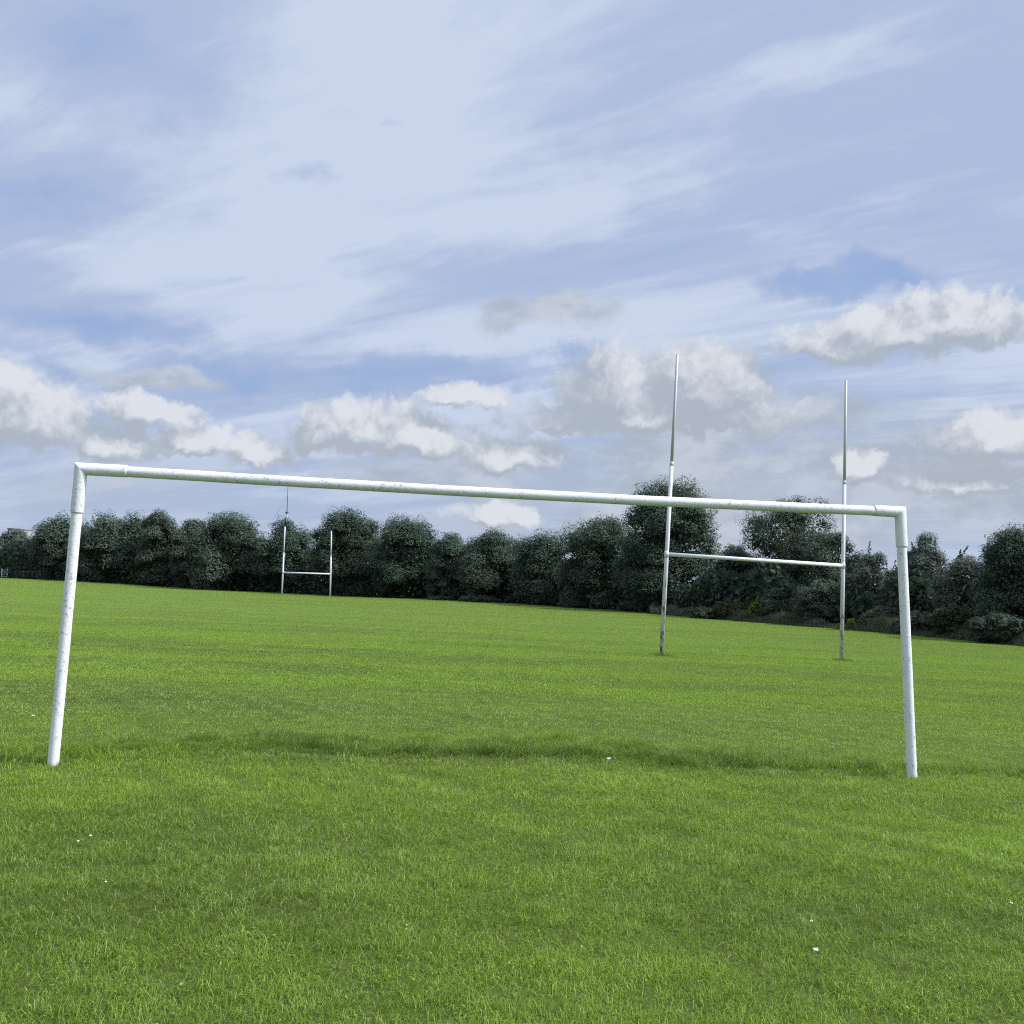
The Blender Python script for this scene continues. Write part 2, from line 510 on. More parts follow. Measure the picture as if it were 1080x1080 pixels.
# ------------------------------------------------------------------ football goal
def pipe(name, a, b, r0, r1, mat, parent, rings=14, wob=0.0, seg=20):
    a = np.asarray(a, float); b = np.asarray(b, float)
    ps = [a + (b - a) * i / (rings - 1) for i in range(rings)]
    if wob:
        for i in range(1, rings - 1): ps[i] = ps[i] + np.array([random.uniform(-wob, wob) for _ in range(3)])
    rs = [r0 + (r1 - r0) * i / (rings - 1) for i in range(rings)]
    V, P_ = tube(ps, rs, seg)
    return np_mesh(name, V, P_, mat, parent, smooth=False), (V, P_)


def shade_smooth(o):
    for p in o.data.polygons: p.use_smooth = len(p.vertices) == 4
    return o


gl = at(56, 804.5, 8.35); gr = at(962, 820, 9.3)
gl[2] = gz(gl[0], gl[1])[0]; gr[2] = gz(gr[0], gr[1])[0]
tl = at(85.5, 494.5, 8.32); tr_ = at(949.5, 540, 9.33)
gc = (gl + gr) / 2
goal = thing('football_goal', gc, 'full size white football goal frame with flaking paint and no net, nearest in the field', 'football goal')
RG = 0.0445
for b, t in ((gl, tl), (gr, tr_)):
    d = (t - b) / np.linalg.norm(t - b)
    o, _ = pipe('post', b - d * 0.25 - gc, t - d * 0.05 - gc, RG, RG * 0.97, M_GOAL, goal, 16, 0.001); shade_smooth(o)
d = (tr_ - tl) / np.linalg.norm(tr_ - tl)
# slightly sagging bar
ps = []
for i in range(25):
    f = i / 24
    ps.append(tl + d * 0.05 + (tr_ - tl - d * 0.10) * f + np.array([0, 0, -0.02 * math.sin(math.pi * f) + random.uniform(-0.001, 0.001)]) - gc)
V, P_ = tube(ps, [RG] * 25, 20); shade_smooth(np_mesh('crossbar', V, P_, M_GOAL, goal))


def elbow(corner, dv, dh, lv, lh, r):
    """mitred sleeve: one pipe going down, one along the bar, cut on the bisector"""
    c = np.asarray(corner)
    parts = []
    seg = 24
    bis = dv + dh; bis /= np.linalg.norm(bis)
    nrm = (dv - dh); nrm /= np.linalg.norm(nrm)          # plane of the mitre contains bis and the depth axis
    for dd, L in ((dv, lv), (dh, lh)):
        ref = np.cross(dv, dh); ref /= np.linalg.norm(ref)
        u = ref; v = np.cross(dd, u)
        V = []
        for s in (0, 1, 2, 3):
            for k in range(seg):
                an = 2 * math.pi * k / seg
                q = r * (math.cos(an) * u + math.sin(an) * v)
                if s == 0:
                    tt = -np.dot(q, nrm) / np.dot(dd, nrm); pnt = c + q + dd * tt
                elif s == 1: pnt = c + q + dd * (L - 0.006)
                elif s == 2: pnt = c + q * 0.985 + dd * L
                else: pnt = c + q * 0.90 + dd * L
                V.append(pnt)
        Q = [(i * seg + k, i * seg + (k + 1) % seg, (i + 1) * seg + (k + 1) % seg, (i + 1) * seg + k) for i in range(3) for k in range(seg)]
        parts.append((np.array(V), [np.array(Q)]))
    return merge(parts)


for b, t, sgn, lv, lh in ((gl, tl, 1, 0.36, 0.36), (gr, tr_, -1, 0.32, 0.26)):
    dv = (b - t) / np.linalg.norm(b - t)
    V, P_ = elbow(t - gc, dv, d * sgn, lv, lh, RG + 0.0065)
    o = np_mesh('corner_sleeve', V, P_, M_SLEEVE, goal); shade_smooth(o)
    # weld bead round each sleeve end
# ------------------------------------------------------------------ rugby posts
def rugby(label, bl, br, cl, cr, tl_, tr2, r_low, r_up, step, mats, group, tufts=True):
    c = (bl + br) / 2
    root = thing('rugby_posts', c, label, 'rugby posts', group)
    for b, t in ((bl, tl_), (br, tr2)):
        dd = (t - b) / np.linalg.norm(t - b)
        mid = b + (t - b) * step
        V, P_ = tube([b - dd * 0.3 - c, b + (mid - b) * 0.5 - c, mid - c], [r_low, r_low * 0.98, r_low * 0.95], 16)
        po = shade_smooth(np_mesh('post', V, P_, mats[0], root))
        V, P_ = tube([mid - dd * 0.05 - c, mid + (t - mid) * 0.5 - c, t - c], [r_up, r_up * 0.95, r_up * 0.85], 14)
        shade_smooth(np_mesh('upright', V, P_, mats[2], root))
        V, P_ = tube([mid - dd * 0.09 - c, mid + dd * 0.02 - c, mid + dd * 0.03 - c], [r_low * 0.975, r_low * 0.97, r_up * 1.02], 16)
        shade_smooth(np_mesh('collar', V, P_, mats[0], root))
    dd = (cr - cl) / np.linalg.norm(cr - cl)
    V, P_ = tube([cl + dd * r_low * 0.8 - c, (cl + cr) / 2 - c, cr - dd * r_low * 0.8 - c], [r_low * 0.92] * 3, 16)
    shade_smooth(np_mesh('crossbar', V, P_, mats[1], root))
    for e, sg in ((cl, 1), (cr, -1)):
        V, P_ = tube([e + np.array([0, 0, -r_low * 1.5]) - c, e + np.array([0, 0, r_low * 1.5]) - c], [r_low * 1.08] * 2, 16)
        shade_smooth(np_mesh('bracket', V, P_, M_STEEL if False else mats[0], root))
    return root


def on_ground(px, py, Y):
    return gpt(px, py, Y)


b1 = on_ground(697.5, 692, 31.0); b2 = on_ground(887.5, 697.5, 33.2)
t1 = at(714.5, 373.5, 31.0); t2 = at(892.3, 401.5, 33.2)
c1 = at(703.0, 584.5, 31.0); c2 = at(889.2, 596.5, 33.2)
rugby('tall weathered white rugby posts, scuffed near the ground, standing behind the football goal crossbar', b1, b2, c1, c2, t1, t2,
      0.064, 0.047, 0.635, (M_RUGBY, M_RUGBYB, M_RUGBYU), 'rugby posts')
b3 = on_ground(297.2, 628, 118); b4 = on_ground(348.2, 629.5, 119.5)
rugby('small looking far off white rugby posts in front of the dark tree line', b3, b4, at(298.8, 603.8, 118), at(348.5, 605.4, 119.5),
      at(300.6, 555.5, 118), at(349.6, 560, 119.5), 0.095, 0.080, 0.62, (M_RUGBYB, M_RUGBYB, M_RUGBYB), 'rugby posts')


# ------------------------------------------------------------------ small tufts round the post bases
def tuft(px, py, Y, label, rad=0.34, n=600, hh=0.17, soil=True):
    c = gpt(px, py, Y)
    rs = np.random.default_rng(int(px * 7))
    root = thing('grass_tuft', c, label, 'grass tuft', 'tufts at the foot of the near rugby posts')
    a = rs.uniform(0, 6.28, n); r = np.abs(rs.normal(0, rad * 0.55, n)) + 0.05
    x = np.cos(a) * r * 1.4; y = np.sin(a) * r
    z = gz(x + c[0], y + c[1]) - c[2]
    V, Q, T = blades(x, y, z, rs.uniform(0.4, 1.1, n) * hh * np.exp(-r / rad * 0.7), rs.uniform(0.008, 0.014, n), a, np.clip(rs.normal(0.6, 0.3, n), 0.1, 1.3), rs)
    bo = np_mesh('blades', V, [Q, T], M_GRASS, root, attrs={'var': ('FLOAT', np.repeat(rs.uniform(0, 0.6, n), 5).astype(np.float32)), 'dry': ('FLOAT', np.repeat((rs.uniform(0, 1, n) < .3) * .6, 5).astype(np.float32))})
    bo['kind'] = 'stuff'


tuft(697.5, 692, 31.0, 'uncut grass tuft round the foot of the left near rugby post')
tuft(887.5, 697.5, 33.2, 'uncut grass tuft round the foot of the right near rugby post')

# ------------------------------------------------------------------ trees
def ellipsoid_dirs(rs, n, zmin=-0.9):
    z = rs.uniform(zmin, 1, n); a = rs.uniform(0, 2 * np.pi, n); q = np.sqrt(1 - z * z)
    return np.stack([q * np.cos(a), q * np.sin(a), z], 1)


def leaf_quads(c, nrm, size, rs):
    n = len(c)
    t = rs.normal(0, 1, (n, 3)); t -= (t * nrm).sum(1, keepdims=True) * nrm
    t /= np.linalg.norm(t, axis=1, keepdims=True) + 1e-9
    b = np.cross(nrm, t)
    L = (size * 0.5)[:, None]
    w = L * rs.uniform(0.45, 0.75, (n, 1))
    fold = nrm * L * rs.uniform(-0.35, 0.1, (n, 1))
    V = np.stack([c - t * L, c - b * w + fold, c + t * L, c + b * w + fold], 1).reshape(-1, 3)
    Q = np.arange(n)[:, None] * 4 + np.array([[0, 1, 2, 3]])
    return V, Q


def crown_geo(rs, H, W, D, base, lobes=46, leaves=16000, leaf_size=0.34, lobe_r=0.26, gappy=0.0, point=0.0, top_heavy=0.0, spikes=0):
    """leaf clumps spread through a crown of height H-base, width W, depth D"""
    hz = (H - base) / 2; cz = base + hz
    hz = hz * 1.10; cz = H - hz
    dirs = ellipsoid_dirs(rs, lobes)
    low = np.where(dirs[:, 2] < 0, (1 - dirs[:, 2] ** 2 + 0.05) ** -0.42, 1.0)
    dirs[:, :2] *= low[:, None]
    rad = rs.uniform(0.55, 0.84, lobes) * (1 + gappy * 0.12)
    C = dirs * np.stack([rad, rad, np.where(dirs[:, 2] < 0, rs.uniform(0.2, 1.0, lobes), rad)], 1)
    # blunter than an ellipsoid
    C[:, 2] = np.sign(C[:, 2]) * np.abs(C[:, 2]) ** 0.85
    if point: C[:, :2] *= np.clip(1.15 - point * (C[:, 2:3] + 1) / 2, 0.15, 1.3)
    if top_heavy: C[:, :2] *= 1 + top_heavy * C[:, 2:3]
    lr = lobe_r * rs.uniform(0.6, 1.25, lobes)
    C = C * np.array([W / 2, D / 2, hz]); C[:, 2] += cz
    LR = lr * min(W, 2 * hz) * 0.62
    # keep the silhouette within the wanted box
    C[:, 2] = np.minimum(C[:, 2], H - LR * 0.80); C[:, 2] = np.maximum(C[:, 2], LR * 0.6)
    wts = LR ** 2; wts /= wts.sum()
    n1 = int(leaves * (0.86 - 0.3 * gappy)); n2 = int(leaves * 0.16 * (1 - gappy))
    li = rs.choice(lobes, n1, p=wts)
    u = ellipsoid_dirs(rs, n1, -0.45)
    rr = LR[li] * (1.04 - 0.42 * rs.uniform(0, 1, n1) ** 2.2) * (1 + 0.22 * np.sin(u[:, 0] * 5 + li) * np.sin(u[:, 1] * 6 + li * 2) + 0.12 * np.sin(u[:, 2] * 9 + li))
    pos = C[li] + u * rr[:, None]
    nrm = u * 0.55 + np.array([0, 0, 0.60]) + rs.normal(0, 0.30, (n1, 3))
    # sprigs that break the outline
    k = rs.choice(n1, int(n1 * 0.07), replace=False)
    pos[k] += u[k] * (rs.uniform(0.03, 0.20, len(k)) * LR[li[k]])[:, None]
    u2 = ellipsoid_dirs(rs, n2, -1); r2 = rs.uniform(0.1, 0.75, n2)[:, None]
    p2 = u2 * r2 * np.array([W / 2, D / 2, hz]) + np.array([0, 0, cz])
    # big inner leaves that close each clump and the heart of the crown
    n3 = int(leaves * 0.10 * (1 - 0.7 * gappy)); l3 = rs.choice(lobes, n3, p=wts)
    p3 = C[l3] + ellipsoid_dirs(rs, n3, -1) * (LR[l3] * rs.uniform(0.0, 0.62, n3))[:, None]
    # shoots standing out of the top
    ps_ = []
    for i in range(spikes):
        cand = np.argsort(-C[:, 2])[:max(6, lobes // 3)]
        c0 = C[rs.choice(cand)]; L_ = H * rs.uniform(0.07, 0.15) + 0.2; mth = int(leaves * 0.003) + 18
        f = rs.uniform(0, 1, mth); dirn = np.array([rs.normal(0, .35), rs.normal(0, .35), 1.0])
        base_p = np.array([c0[0], c0[1], min(c0[2] + lr.mean() * min(W, 2 * hz) * 0.45, H - L_ * 0.75)])
        ps_.append(base_p + f[:, None] * dirn * L_ + rs.normal(0, 1, (mth, 3)) * (0.11 * L_ * (1.1 - f) * (0.6 + 0.6 * np.sin(f * 17) ** 2))[:, None])
    p4 = np.concatenate(ps_) if ps_ else np.zeros((0, 3))
    pos = np.concatenate([pos, p2, p3, p4]); nrm = np.concatenate([nrm, rs.normal(0, 1, (n2 + n3 + len(p4), 3))])
    big = np.concatenate([np.ones(n1), np.full(n2, 1.7), np.full(n3, 2.2), np.ones(len(p4))])
    nrm /= np.linalg.norm(nrm, axis=1, keepdims=True)
    sz = leaf_size * big * rs.uniform(0.6, 1.4, len(pos))
    ok = pos[:, 2] > 0.1
    pos, nrm, sz = pos[ok], nrm[ok], sz[ok]
    V, Q = leaf_quads(pos, nrm, sz, rs)
    lobev = rs.uniform(-0.20, 0.25, lobes)
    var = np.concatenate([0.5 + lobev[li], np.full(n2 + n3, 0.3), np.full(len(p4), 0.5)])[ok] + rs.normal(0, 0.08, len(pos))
    return V, Q, np.repeat(np.clip(var, 0, 1), 4).astype(np.float32), C, LR


def trunk_geo(rs, H, base, C, tr, nl=12):
    parts = []
    zt = H * 0.62
    pts = [np.array([0, 0, -0.3]), np.array([rs.normal(0, .05), rs.normal(0, .05), H * 0.12]), np.array([rs.normal(0, .15), rs.normal(0, .15), H * 0.35]), np.array([rs.normal(0, .3), rs.normal(0, .3), zt])]
    parts.append(tube(pts, [tr * 1.35, tr, tr * 0.75, tr * 0.3], 10))
    for i in rs.choice(len(C), min(nl, len(C)), replace=False):
        s = rs.uniform(0.15, 0.55) * H
        a = np.array([0, 0, s]); b = C[i]; mid = (a + b) / 2 + np.array([0, 0, 0.1 * H * rs.uniform(-0.3, 1)])
        parts.append(tube([a, mid, b], [tr * 0.42, tr * 0.26, tr * 0.07], 6, False))
    return merge(parts)


TREE_N = [0]


def tree(x0, x1, ytop, ybase, Y, label, leaf='dark', kind='broadleaf_tree', cat='tree', group='trees along the field edge', depth=0.9, basegap=0.25, **kw):
    TREE_N[0] += 1
    rs = np.random.default_rng(100 + TREE_N[0])
    xc = (x0 + x1) / 2
    g = gpt(xc, ybase, Y)
    top = at(xc, ytop, Y)
    H = top[2] - g[2]
    Wd = abs(at(x1, ytop, Y)[0] - at(x0, ytop, Y)[0]) * (1.10 if cat == 'tree' else 1.0)
    px = Y / 1080.0
    kw.setdefault('leaf_size', min(0.34, max(0.11, px * 1.75)))
    kw['leaves'] = int(kw.get('leaves', 15000) * 2.9)
    V, Q, var, C, LR = crown_geo(rs, H, Wd, Wd * depth, basegap, **kw)
    root = thing(kind, g, label, cat, group)
    np_mesh('crown', V, [Q], LEAVES[leaf], root, attrs={'var': ('FLOAT', var)})
    TV, TP = trunk_geo(rs, H, basegap, C, max(0.05, 0.022 * H))
    np_mesh('trunk', TV, TP, M_BARK, root, smooth=True)
    return root


# field edge trees, left to right
tree(-60, 2, 566, 610, 172, 'greyish tree cut off by the left picture edge beside the wire fence', 'grey', leaves=9000)
tree(-6, 36, 559, 610, 176, 'pale greyish tree standing in front of the distant concrete tower block', 'grey', leaves=11000)
tree(28, 46, 563, 611, 182, 'slim pale tree just right of the concrete tower block', 'grey', leaves=6000)
tree(36, 92, 545, 612, 160, 'dark rounded tree seen behind the left goal post', 'mid', leaves=16000)
tree(82, 153, 539.5, 615, 152, 'broad domed tree directly right of the left goal post', 'mid', leaves=17000)
tree(143, 190, 540, 618, 148, 'narrow tree with a ragged peak, second along right of the left goal post', 'mid', leaves=13000, lobe_r=0.24)
tree(180, 224, 545, 620, 144, 'smaller tree wedged between the ragged peaked tree and the wide smooth dome', 'mid', leaves=12000)
tree(204, 280, 541.5, 623, 138, 'wide smooth domed tree left of the far rugby posts', 'mid', leaves=18000)
tree(270, 332, 549, 626, 135, 'dark dome tree with its top behind the left upright of the far rugby posts', 'dark', leaves=14000)
tree(328, 404, 538, 629, 128, 'tall round tree behind the right upright of the far rugby posts', 'mid', leaves=18000)
tree(392, 462, 545, 632, 123, 'conical topped round tree just right of the far rugby posts', 'dark', leaves=17000, point=0.25)
tree(450, 500, 564, 634, 118, 'low tree in the dip of the tree line', 'mid', leaves=11000)
tree(488, 556, 562, 636, 114, 'flat topped pale green tree in the middle of the tree line', 'mid', leaves=15000)
tree(540, 606, 563, 641, 108, 'dark low tree tucked under the left side of the big double crown', 'dark', leaves=14000)
tree(592, 668, 531, 645, 101, 'left shoulder tree of the big dark clump behind the near rugby posts', 'dark', leaves=17000)
tree(650, 752, 498, 652, 93, 'largest and tallest dark tree, behind the left near rugby post', 'dark', leaves=27000, lobes=64, lobe_r=0.22)
tree(752, 800, 572, 655, 86, 'small dark tree filling the gap beside the largest tree', 'dark', leaves=10000)
tree(788, 894, 520, 659, 82, 'tall open tree with sky gaps between the near rugby posts', 'mid', leaves=19000, lobes=60, lobe_r=0.20, gappy=0.22)
tree(850, 916, 556, 664, 76, 'sloping shouldered tree behind the right near rugby post', 'mid', leaves=12000, gappy=0.3, lobe_r=0.22)
tree(886, 950, 571, 668, 70, 'thin airy young tree left of the right goal post', 'grey', leaves=7000, lobes=44, lobe_r=0.15, gappy=0.5, point=0.5, spikes=4)
tree(936, 1016, 562, 673, 65, 'pointed airy tree just right of the right goal post', 'grey', leaves=10500, lobes=60, lobe_r=0.15, gappy=0.35, point=0.9, spikes=4)
tree(988, 1068, 580, 678, 61, 'low straggly tree between the pointed tree and the right picture edge', 'grey', leaves=11000, lobes=50, lobe_r=0.17, gappy=0.3, spikes=5)
tree(1038, 1130, 551, 684, 56, 'dark dense tree cut off by the right picture edge', 'dark', leaves=17000)

# undergrowth shrubs along the right half of the edge
def shrub(x0, x1, ytop, ybase, Y, label, leaf='shrub', kind='shrub', **kw):
    return tree(x0, x1, ytop, ybase, Y, label, leaf, kind, 'shrub', 'shrubs along the field edge', basegap=0.02, **kw)


shrub(448, 484, 629, 635, 115, 'low greyish bramble at the foot of the tree line dip', 'grey', leaves=3500, depth=0.6)
shrub(478, 532, 628, 637, 111, 'low wide greyish bramble in the middle of the tree foot', 'grey', leaves=4000, depth=0.5)
shrub(724, 760, 640, 654, 81, 'small grey green shrub right of the left near rugby post', 'weed', leaves=3500)
shrub(752, 790, 634, 656, 80, 'brownish green shrub left of the bright yellow green sapling', 'shrub', leaves=4500)
shrub(785, 806, 630, 658, 77, 'bright yellow green sapling under the open tree', 'bright', 'sapling', leaves=260, lobes=13, lobe_r=0.17, gappy=0.8, leaf_size=0.17, point=0.7, spikes=3)
shrub(798, 842, 618, 660, 77, 'dark leafy shrub right of the bright sapling', 'mid', leaves=6000)
shrub(838, 892, 612, 664, 72, 'tall dark shrub left of the right near rugby post foot', 'mid', leaves=7000)
shrub(880, 924, 652, 667, 66.5, 'small yellowish shrub at the foot of the right near rugby post', 'bright', leaves=330, gappy=0.8, leaf_size=0.12, lobes=22, lobe_r=0.2, depth=0.5)
shrub(904, 950, 640, 669, 66, 'grey weedy shrub left of the right goal post', 'weed', leaves=4500)
shrub(940, 990, 645, 673, 62, 'low green shrub behind the right goal post', 'weed', leaves=4500)
shrub(982, 1030, 638, 677, 59, 'dark bramble right of the right goal post', 'shrub', leaves=6000)
shrub(1022, 1090, 646, 683, 54, 'low dark bramble mound near the right picture edge', 'dark', leaves=7500)


# undergrowth mass filling below the crowns behind the edge, and tall weeds in front of it
def edge_mass():
    rs = np.random.default_rng(5)
    ex = np.array([at(*e)[:2] for e in EDGE])
    seg = np.linalg.norm(np.diff(ex, axis=0), axis=1); cum = np.concatenate([[0], np.cumsum(seg)])
    n = 110000
    s = rs.uniform(0, cum[-1], n)
    x = np.interp(s, cum, ex[:, 0]); y = np.interp(s, cum, ex[:, 1])
    back = rs.uniform(3.0, 13.0, n)
    dx, dy = x / np.hypot(x, y), y / np.hypot(x, y)
    x = x + dx * back; y = y + dy * back
    hm = np.hypot(x, y) * 0.026 + 1.4 + 0.7 * np.sin(s * 0.35) + 0.5 * np.sin(s * 0.9 + 1)
    z = gz(x, y) + rs.uniform(0.0, 1, n) * np.maximum(hm, 0.9)
    nrm = rs.normal(0, 1, (n, 3)); nrm /= np.linalg.norm(nrm, axis=1, keepdims=True)
    V, Q = leaf_quads(np.stack([x, y, z], 1), nrm, rs.uniform(0.3, 0.7, n), rs)
    o = np_mesh('undergrowth', V, [Q], LEAVES['dark'], attrs={'var': ('FLOAT', np.repeat(rs.uniform(0, 0.7, n), 4).astype(np.float32))})
    tag(o, 'dark undergrowth under the trees behind the field edge', 'undergrowth', kind='stuff')
    # weeds
    n = 26000
    s = cum[-1] - (cum[-1] - np.interp(690, [e[0] for e in EDGE], cum)) * rs.uniform(0, 1, n)
    x = np.interp(s, cum, ex[:, 0]); y = np.interp(s, cum, ex[:, 1])
    q = rs.uniform(-0.2, 1.6, n); x += x / np.hypot(x, y) * q; y += y / np.hypot(x, y) * q
    h = 1.5 * (0.25 + 0.55 * np.clip(fbm(x, y, 61, 0.9) + 0.4, 0, 1)) * rs.uniform(0.4, 1.2, n) * np.clip(0.45 + q, 0.3, 1)
    V, Q, T = blades(x, y, gz(x, y), h, rs.uniform(0.02, 0.05, n), rs.uniform(0, 6.28, n), np.clip(rs.normal(0.35, 0.25, n), 0, 1), rs)
    o = np_mesh('tall_weeds', V, [Q, T], LEAVES['weed'], attrs={'var': ('FLOAT', np.repeat(rs.uniform(0, 0.8, n), 5).astype(np.float32))})
    tag(o, 'straggly tall weeds along the right hand field edge', 'weeds', kind='stuff')


edge_mass()

# ------------------------------------------------------------------ far things
M_CONC = mat_plain('pale_concrete', (0.22, 0.24, 0.24), (0.30, 0.31, 0.31), 0.2, 0.9)
M_CONC2 = mat_plain('white_render', (0.50, 0.52, 0.54), (0.60, 0.61, 0.62), 0.2, 0.9)
M_GLASS = mat_plain('dark_windows', (0.06, 0.08, 0.09), (0.10, 0.12, 0.13), 0.3, 0.25, 0.001, 0.5)
M_MAST = mat_plain('dull_grey_steel', (0.13, 0.14, 0.15), (0.18, 0.19, 0.20), 0.5, 0.6, 0.001)
M_MASTP = mat_plain('pale_grey_steel', (0.34, 0.36, 0.37), (0.42, 0.43, 0.44), 0.5, 0.6, 0.001)
M_GALV = mat_plain('galvanised_steel', (0.10, 0.11, 0.11), (0.18, 0.19, 0.19), 6, 0.5, 0.001)


def block(name, x0, x1, ytop, Y, dpt, mat, label, storeys, cols):
    a = at(x0, ytop, Y); b = at(x1, ytop, Y)
    g = gz((a[0] + b[0]) / 2, Y)[0]
    H = a[2] - g; w = b[0] - a[0]
    root = thing(name, ((a[0] + b[0]) / 2, Y + dpt / 2, g), label, 'building')
    np_mesh('walls', *box(0, 0, H / 2 - 0.5, w, dpt, H + 1), mat, root)
    np_mesh('parapet', *box(0, 0, H + 0.3, w + 0.3, dpt + 0.3, 0.6), mat, root)
    sh = H / storeys
    for i in range(max(0, storeys - 3), storeys):
        for j in range(cols):
            np_mesh('window', *box(-w / 2 + w * (j + 0.5) / cols, -dpt / 2 - 0.02, sh * (i + 0.55), w / cols * 0.6, 0.12, sh * 0.45), M_GLASS, root)
    return root


block('tower_block', 8, 21, 558, 520, 14, M_CONC, 'grey concrete tower block rising above the trees at far left', 9, 4)
block('office_building', 20, 28, 563.5, 540, 16, M_CONC2, 'white rendered building beside the grey tower block at far left', 8, 3)
block('flat_roofed_building', 908, 920, 592.5, 230, 12, M_CONC, 'small flat roofed building glimpsed between the trees left of the right goal post', 3, 3)

# distant mast
def mast():
    Y = 420
    base = gpt(300.5, 600, Y); top = at(300.6, 508, Y)
    root = thing('radio_mast', base, 'thin grey mast with a small platform, far off above the far rugby posts', 'mast')
    H = top[2] - base[2]
    zp = at(300.6, 540.3, Y)[2] - base[2]; zs = at(300.4, 523, Y)[2] - base[2]
    np_mesh('pole', *tube([np.zeros(3), np.array([0, 0, zp])], [0.42, 0.30], 8), M_MASTP, root)
    np_mesh('antenna', *tube([np.array([0, 0, zp]), np.array([0, 0, zs]), np.array([0, 0, H])], [0.17, 0.13, 0.09], 8), M_MAST, root)
    np_mesh('platform', *tube([np.array([0, 0, zp - 0.25]), np.array([0, 0, zp + 0.2])], [0.75, 0.75], 12), M_MAST, root)
    ft = at(287.5, 549, Y) - base
    np_mesh('stay', *tube([np.array([0, 0, zs]), ft], [.045, .045], 4), M_MASTP, root)


mast()


# wire fence at the far left field edge
def fence():
    A = gpt(16, 610.5, 163); B = gpt(52, 612.3, 158)
    c = (A + B) / 2
    root = thing('wire_fence', c, 'low grey wire mesh fence with a top rail at far left under the trees', 'fence')
    L = np.linalg.norm((B - A)[:2]); d = (B - A) / L
    H = 1.15
    for i in range(5):
        p = A + (B - A) * i / 4; z = gz(p[0], p[1])[0] - c[2]
        np_mesh('post', *tube([np.array([p[0] - c[0], p[1] - c[1], z - 0.2]), np.array([p[0] - c[0], p[1] - c[1], z + H])], [.05, .05], 8), M_GALV, root)
    a = A - c; b = B - c
    up = np.array([0, 0, H])
    np_mesh('top_rail', *tube([a + up * 1.0, b + up * 1.0], [.06, .06], 8), M_GALV, root)
    parts = []
    n = 26
    for i in range(n):
        f0 = i / n; f1 = (i + 1) / n
        for s in (0, 1):
            p = a + (b - a) * (f0 if s else f1); q = a + (b - a) * (f1 if s else f0)
            parts.append(tube([p + up * .08, q + up * .92], [.012, .012], 4))
    np_mesh('wire_mesh', *merge(parts), M_GALV, root)


fence()


def gate():
    c = gpt(4.5, 610.2, 164)
    root = thing('field_gate', c, 'small pale metal gate at far left beside the wire fence', 'gate')
    for sx in (-0.45, 0.45):
        np_mesh('post', *tube([np.array([sx, 0, -0.2]), np.array([sx, 0, 1.45])], [.09, .09], 10), M_CONC2, root)
    parts = [tube([np.array([-0.38, 0, z]), np.array([0.38, 0, z])], [.035, .035], 6) for z in (.25, .6, .95, 1.25)]
    parts.append(tube([np.array([-0.38, 0, .25]), np.array([0.38, 0, 1.25])], [.03, .03], 6))
    np_mesh('gate_bars', *merge(parts), M_CONC2, root)


gate()

# ------------------------------------------------------------------ daisies and paper scraps in the turf
M_PETAL = mat_plain('white_petals', (0.75, 0.75, 0.74), (0.82, 0.82, 0.80), 30, 0.7, 0.001)
M_DISC = mat_plain('yellow_disc', (0.55, 0.40, 0.03), (0.65, 0.48, 0.05), 60, 0.8, 0.001)
M_STEM = mat_plain('green_stem', (0.08, 0.14, 0.03), (0.11, 0.18, 0.04), 30, 0.7, 0.001)
M_PAPER = mat_plain('white_paper', (0.52, 0.53, 0.56), (0.66, 0.66, 0.68), 12, 0.8, 0.004)


def ground_y(px, py):
    """distance at which the sight line of a photo point meets the turf"""
    lo, hi = 2.5, 60.0
    for _ in range(40):
        mid = (lo + hi) / 2; p = at(px, py, mid)
        if p[2] > gz(p[0], p[1])[0]: lo = mid
        else: hi = mid
    return lo


def daisy(px, py, s=1.0):
    Y = ground_y(px, py); c = gpt(px, py, Y)
    root = thing('daisy', c, 'tiny white daisy flower in the rough turf in front of the goal', 'flower', 'daisies in the turf')
    h = 0.062
    tilt = np.array([random.uniform(-.3, .3), -random.uniform(.1, .5), 1.0]); tilt /= np.linalg.norm(tilt)
    np_mesh('stem', *tube([np.zeros(3), np.array([0, 0, h])], [.0011, .0009], 6), M_STEM, root)
    u = np.cross(tilt, [1, 0, 0]); u /= np.linalg.norm(u); v = np.cross(tilt, u)
    V = []; Q = []
    k = 12; r = 0.010 * s
    for i in range(k):
        a = 2 * math.pi * i / k
        d1 = math.cos(a) * u + math.sin(a) * v; d2 = np.cross(tilt, d1)
        o = len(V); c0 = np.array([0, 0, h])
        V += [c0 + d1 * r * .25, c0 + d1 * r * .7 - d2 * r * .2 + tilt * .001, c0 + d1 * r + tilt * .0015, c0 + d1 * r * .7 + d2 * r * .2 + tilt * .001]
        Q.append((o, o + 1, o + 2, o + 3))
    np_mesh('petals', np.array(V), [np.array(Q)], M_PETAL, root)
    c0 = np.array([0, 0, h])
    np_mesh('flower_centre', *tube([c0 - tilt * .001, c0 + tilt * .0015, c0 + tilt * .003], [r * .32, r * .34, r * .15], 10), M_DISC, root)


for q in ((95, 893), (82, 899), (111, 944), (1067, 966), (856, 986)):
    daisy(*q, s=random.uniform(0.55, 0.85))


